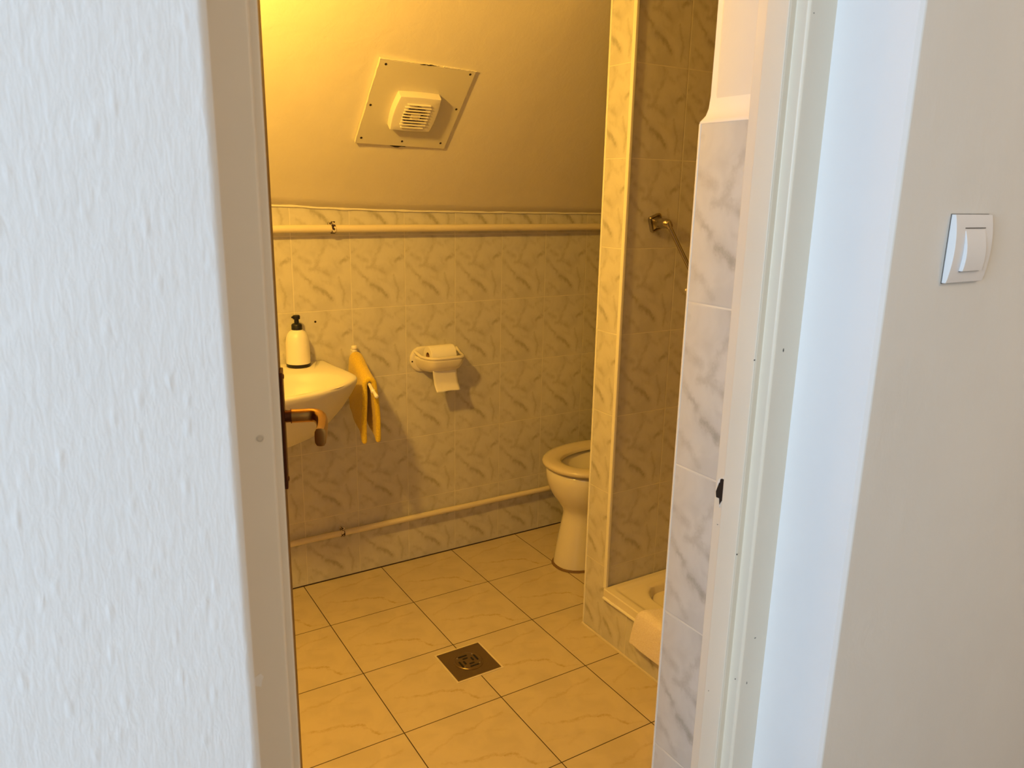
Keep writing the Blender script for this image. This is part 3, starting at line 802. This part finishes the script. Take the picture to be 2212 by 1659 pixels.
# skirt
top = [(x0+(x1-x0)*i/NX, y0) for i in range(NX+1)]+[(x1, y0+(y1-y0)*j/NY) for j in range(1, NY+1)]+[(x1-(x1-x0)*i/NX, y1) for i in range(1, NX+1)]+[(x0, y1-(y1-y0)*j/NY) for j in range(1, NY)]
b_.loft([[(x, y, trz(x, y)) for x, y in top], [(x, y, .1505) for x, y in top]], False, True)
bmesh.ops.remove_doubles(b_.b, verts=b_.b.verts, dist=.0002)
b_.build('tray', M['tray_cer'], tray, smooth=True, bevel=.004, seg=3, angle=50)
b_ = MB(); b_.tube([(.7285+.001*noise.noise(V((i,0,0))), -.812-i*.022, .1515+.0012*noise.noise(V((i*.7,4,0)))) for i in range(41)], .0050, 8)
b_.build('silicone_bead', M['white_caulk'], tray, smooth=True)

gr = empty('grab_rail', (.862, -.806, 1.328), 'slanting chrome grab rail on the dark tiled shower wall', 'grab rail')
GX, GZ, GY = .8515, 1.3275, -.8062
def diamond(y, s, cx=GX, cz=GZ, n=6):
    # square turned on its side: rounded corners
    out = []
    for k in range(4):
        a0 = math.radians(63)+k*math.pi/2
        for j in range(n):
            a = a0+(j/(n-1)-.5)*.5
            rr_ = s/max(abs(math.cos(a-a0-math.pi/4)), abs(math.sin(a-a0-math.pi/4)))*.7071*(1-.06*(1-abs(j/(n-1)-.5)*2))
            out.append((cx+rr_*math.cos(a)*.92, y, cz+rr_*math.sin(a)))
    return out
def mount(cx, cz):
    b_ = MB(); b_.loft([diamond(GY,.033,cx,cz), diamond(GY-.008,.034,cx,cz), diamond(GY-.0115,.032,cx,cz), diamond(GY-.0115,.028,cx,cz), diamond(GY-.0085,.026,cx,cz), diamond(GY-.016,.018,cx,cz), diamond(GY-.030,.0150,cx,cz)])
    b_.build('mount_plate', M['rail_steel'], gr, smooth=True, angle=30)
    b_ = MB(); b_.lathe([(.0140,0),(.0145,.010),(.0145,.022),(.0125,.032),(.0090,.038)], (cx, GY-.026, cz), (0,-1,0), 20)
    b_.build('post', M['rail_steel'], gr, smooth=True, angle=40)
yb_ = -.864
q0 = pt_on(1443, 483, 'y', yb_); q1 = pt_on(1487, 575, 'y', yb_)
dq = (q1-q0).normalized(); q2 = q0+dq*.42
mount(q0.x, q0.z); mount(q2.x, q2.z)
b_ = MB(); b_.tube([q0-dq*.004, q0, q2], [.004,.0062,.0062], 16); b_.build('bar', M['rail_steel'], gr, smooth=True)
for qq, sg in ((q0, -1), (q2, 1)):
    b_ = MB(); b_.lathe([(.0105,-.012),(.0112,0),(.0095,.007),(.004,.011)], tuple(qq), tuple(dq*sg), 18); b_.build('end_cap', M['rail_steel'], gr, smooth=True)

# shower mixer, mostly hidden behind the tile strip: only the tip of its white lever shows
mix = empty('shower_mixer', (.95, -.806, 1.06), 'shower mixer tap whose white lever tip peeks past tile strip', 'tap')
tipm = pt_on(1481.5, 626, 'y', -.94)
mx = pt_on(1525, 640, 'y', -.83)
b_ = MB(); b_.tube([(mx.x+.16, -.830, mx.z), (mx.x, -.830, mx.z)], .018, 18); b_.build('mixer_body', M['chrome'], mix, smooth=True, angle=40)
b_ = MB(); b_.tube([(mx.x+.02, -.845, mx.z+.015), (mx.x+.0, -.90, mx.z+.022), tuple(tipm)], [.006,.005,.003], 12); b_.build('lever', M['white_plastic'], mix, smooth=True)

# bath mat over the tray edge
def matf(i, j):
    # j: 0 inside the tray .. 1 bottom hem ; i: 0 far .. 1 near
    path = [(.835,.1815),(.800,.1845),(.760,.1885),(.736,.1895),(.7245,.181),(.7195,.160),(.7165,.130),(.7140,.105),(.7120,.083)]
    f_ = j*(len(path)-1); k = min(int(f_), len(path)-2); t = f_-k
    x = path[k][0]*(1-t)+path[k+1][0]*t; z = path[k][1]*(1-t)+path[k+1][1]*t
    yl = -1.010+.042*j**1.3 + .012*math.sin(j*3)
    y = yl - .42*i
    x += .0018*math.sin(i*17+j*2); z += (.0015*math.sin(i*11)) - .004*i*j
    return (x, y, z)
b_ = MB(); b_.grid(matf, 30, 36)
ob = b_.build('bath_mat', M['pink'], smooth=True)
md = ob.modifiers.new('solid', 'SOLIDIFY'); md.thickness = .0075; md.offset = 1
md = ob.modifiers.new('sub', 'SUBSURF'); md.levels = 1; md.render_levels = 1
tag(ob, 'pale pink towelling mat hung over the shower tray edge', 'bath mat')

# ------------------------------------------------------------------ floor drain
DX, DY = .2995, -.7035
dr = empty('floor_drain', (DX, DY, 0), 'square tarnished steel floor drain with round slotted grate', 'drain')
b_ = MB()
h = .0735
b_.box(DX-h-.006, DX+h+.006, DY-h-.006, DY+h+.006, -.001, .0012)
b_.build('grout_border', M['caulk'], dr)
b_ = MB(); b_.box(DX-h, DX+h, DY-h, DY+h, .0005, .0024); b_.build('frame', M['steel_dark'], dr, bevel=.0008)
b_ = MB(); b_.lathe([(.046,.0020),(.046,.0032),(.0435,.0034),(.0430,.0026),(.041,.0024),(.040,.0032),(.001,.0036)], (DX, DY, 0), (0,0,1), 48)
gt = b_.build('grate', M['steel_dark'], dr, smooth=True, angle=30)
def slot(cx, cy, L_, W_, rot):
    b_ = MB(); pts = []
    for i in range(9): a = -math.pi/2+math.pi*i/8; pts.append((L_/2-W_/2+W_/2*math.cos(a), W_/2*math.sin(a)))
    for i in range(9): a = math.pi/2+math.pi*i/8; pts.append((-L_/2+W_/2+W_/2*math.cos(a), W_/2*math.sin(a)))
    c, s = math.cos(rot), math.sin(rot)
    b_.prism([(DX+cx+x*c-y*s, DY+cy+x*s+y*c) for x, y in pts], .0030, .0041)
    b_.build('slot', M['black'], gt)
for k in range(4):
    a = k*math.pi/2
    for (ox, oy, L_, W_) in ((-.006, .0285, .030, .0062), (-.004, .0150, .018, .0062)):
        slot(ox*math.cos(a)-oy*math.sin(a), ox*math.sin(a)+oy*math.cos(a), L_, W_, a)
for k in range(4):
    a = math.radians(45)+k*math.pi/2
    b_ = MB(); b_.lathe([(.0028,.0030),(.0026,.0045),(.0010,.0050)], (DX+.036*math.cos(a), DY+.036*math.sin(a), 0), (0,0,1), 10)
    b_.build('rivet', M['chrome'], gt, smooth=True)

# ------------------------------------------------------------------ lamps (both outside the frame, hallway one added as warm fill)
wlp = empty('pendant_lamp', (LAMP.x, LAMP.y, 2.299), 'white pendant lamp holder with warm bulb on bathroom ceiling', 'lamp')
b_ = MB(); b_.lathe([(.045,0),(.045,-.02),(.006,-.03),(.004,-.035),(.004,-.33),(.020,-.34),(.022,-.39)], (LAMP.x, LAMP.y, 2.299), (0,0,1), 32)
b_.build('lamp_holder', M['white_plastic'], wlp, smooth=True, angle=35)
hlp = empty('added_fill_lamp', (HALL.x, HALL.y, 2.499), 'added ceiling lamp housing for warm fill light behind the camera', 'lamp')
b_ = MB(); b_.lathe([(.10,0),(.10,-.03),(.02,-.045),(.015,-.10),(.015,-.13)], (HALL.x, HALL.y, 2.499), (0,0,1), 32)
b_.build('fill_lamp_mount', M['white_plastic'], hlp, smooth=True, angle=35)
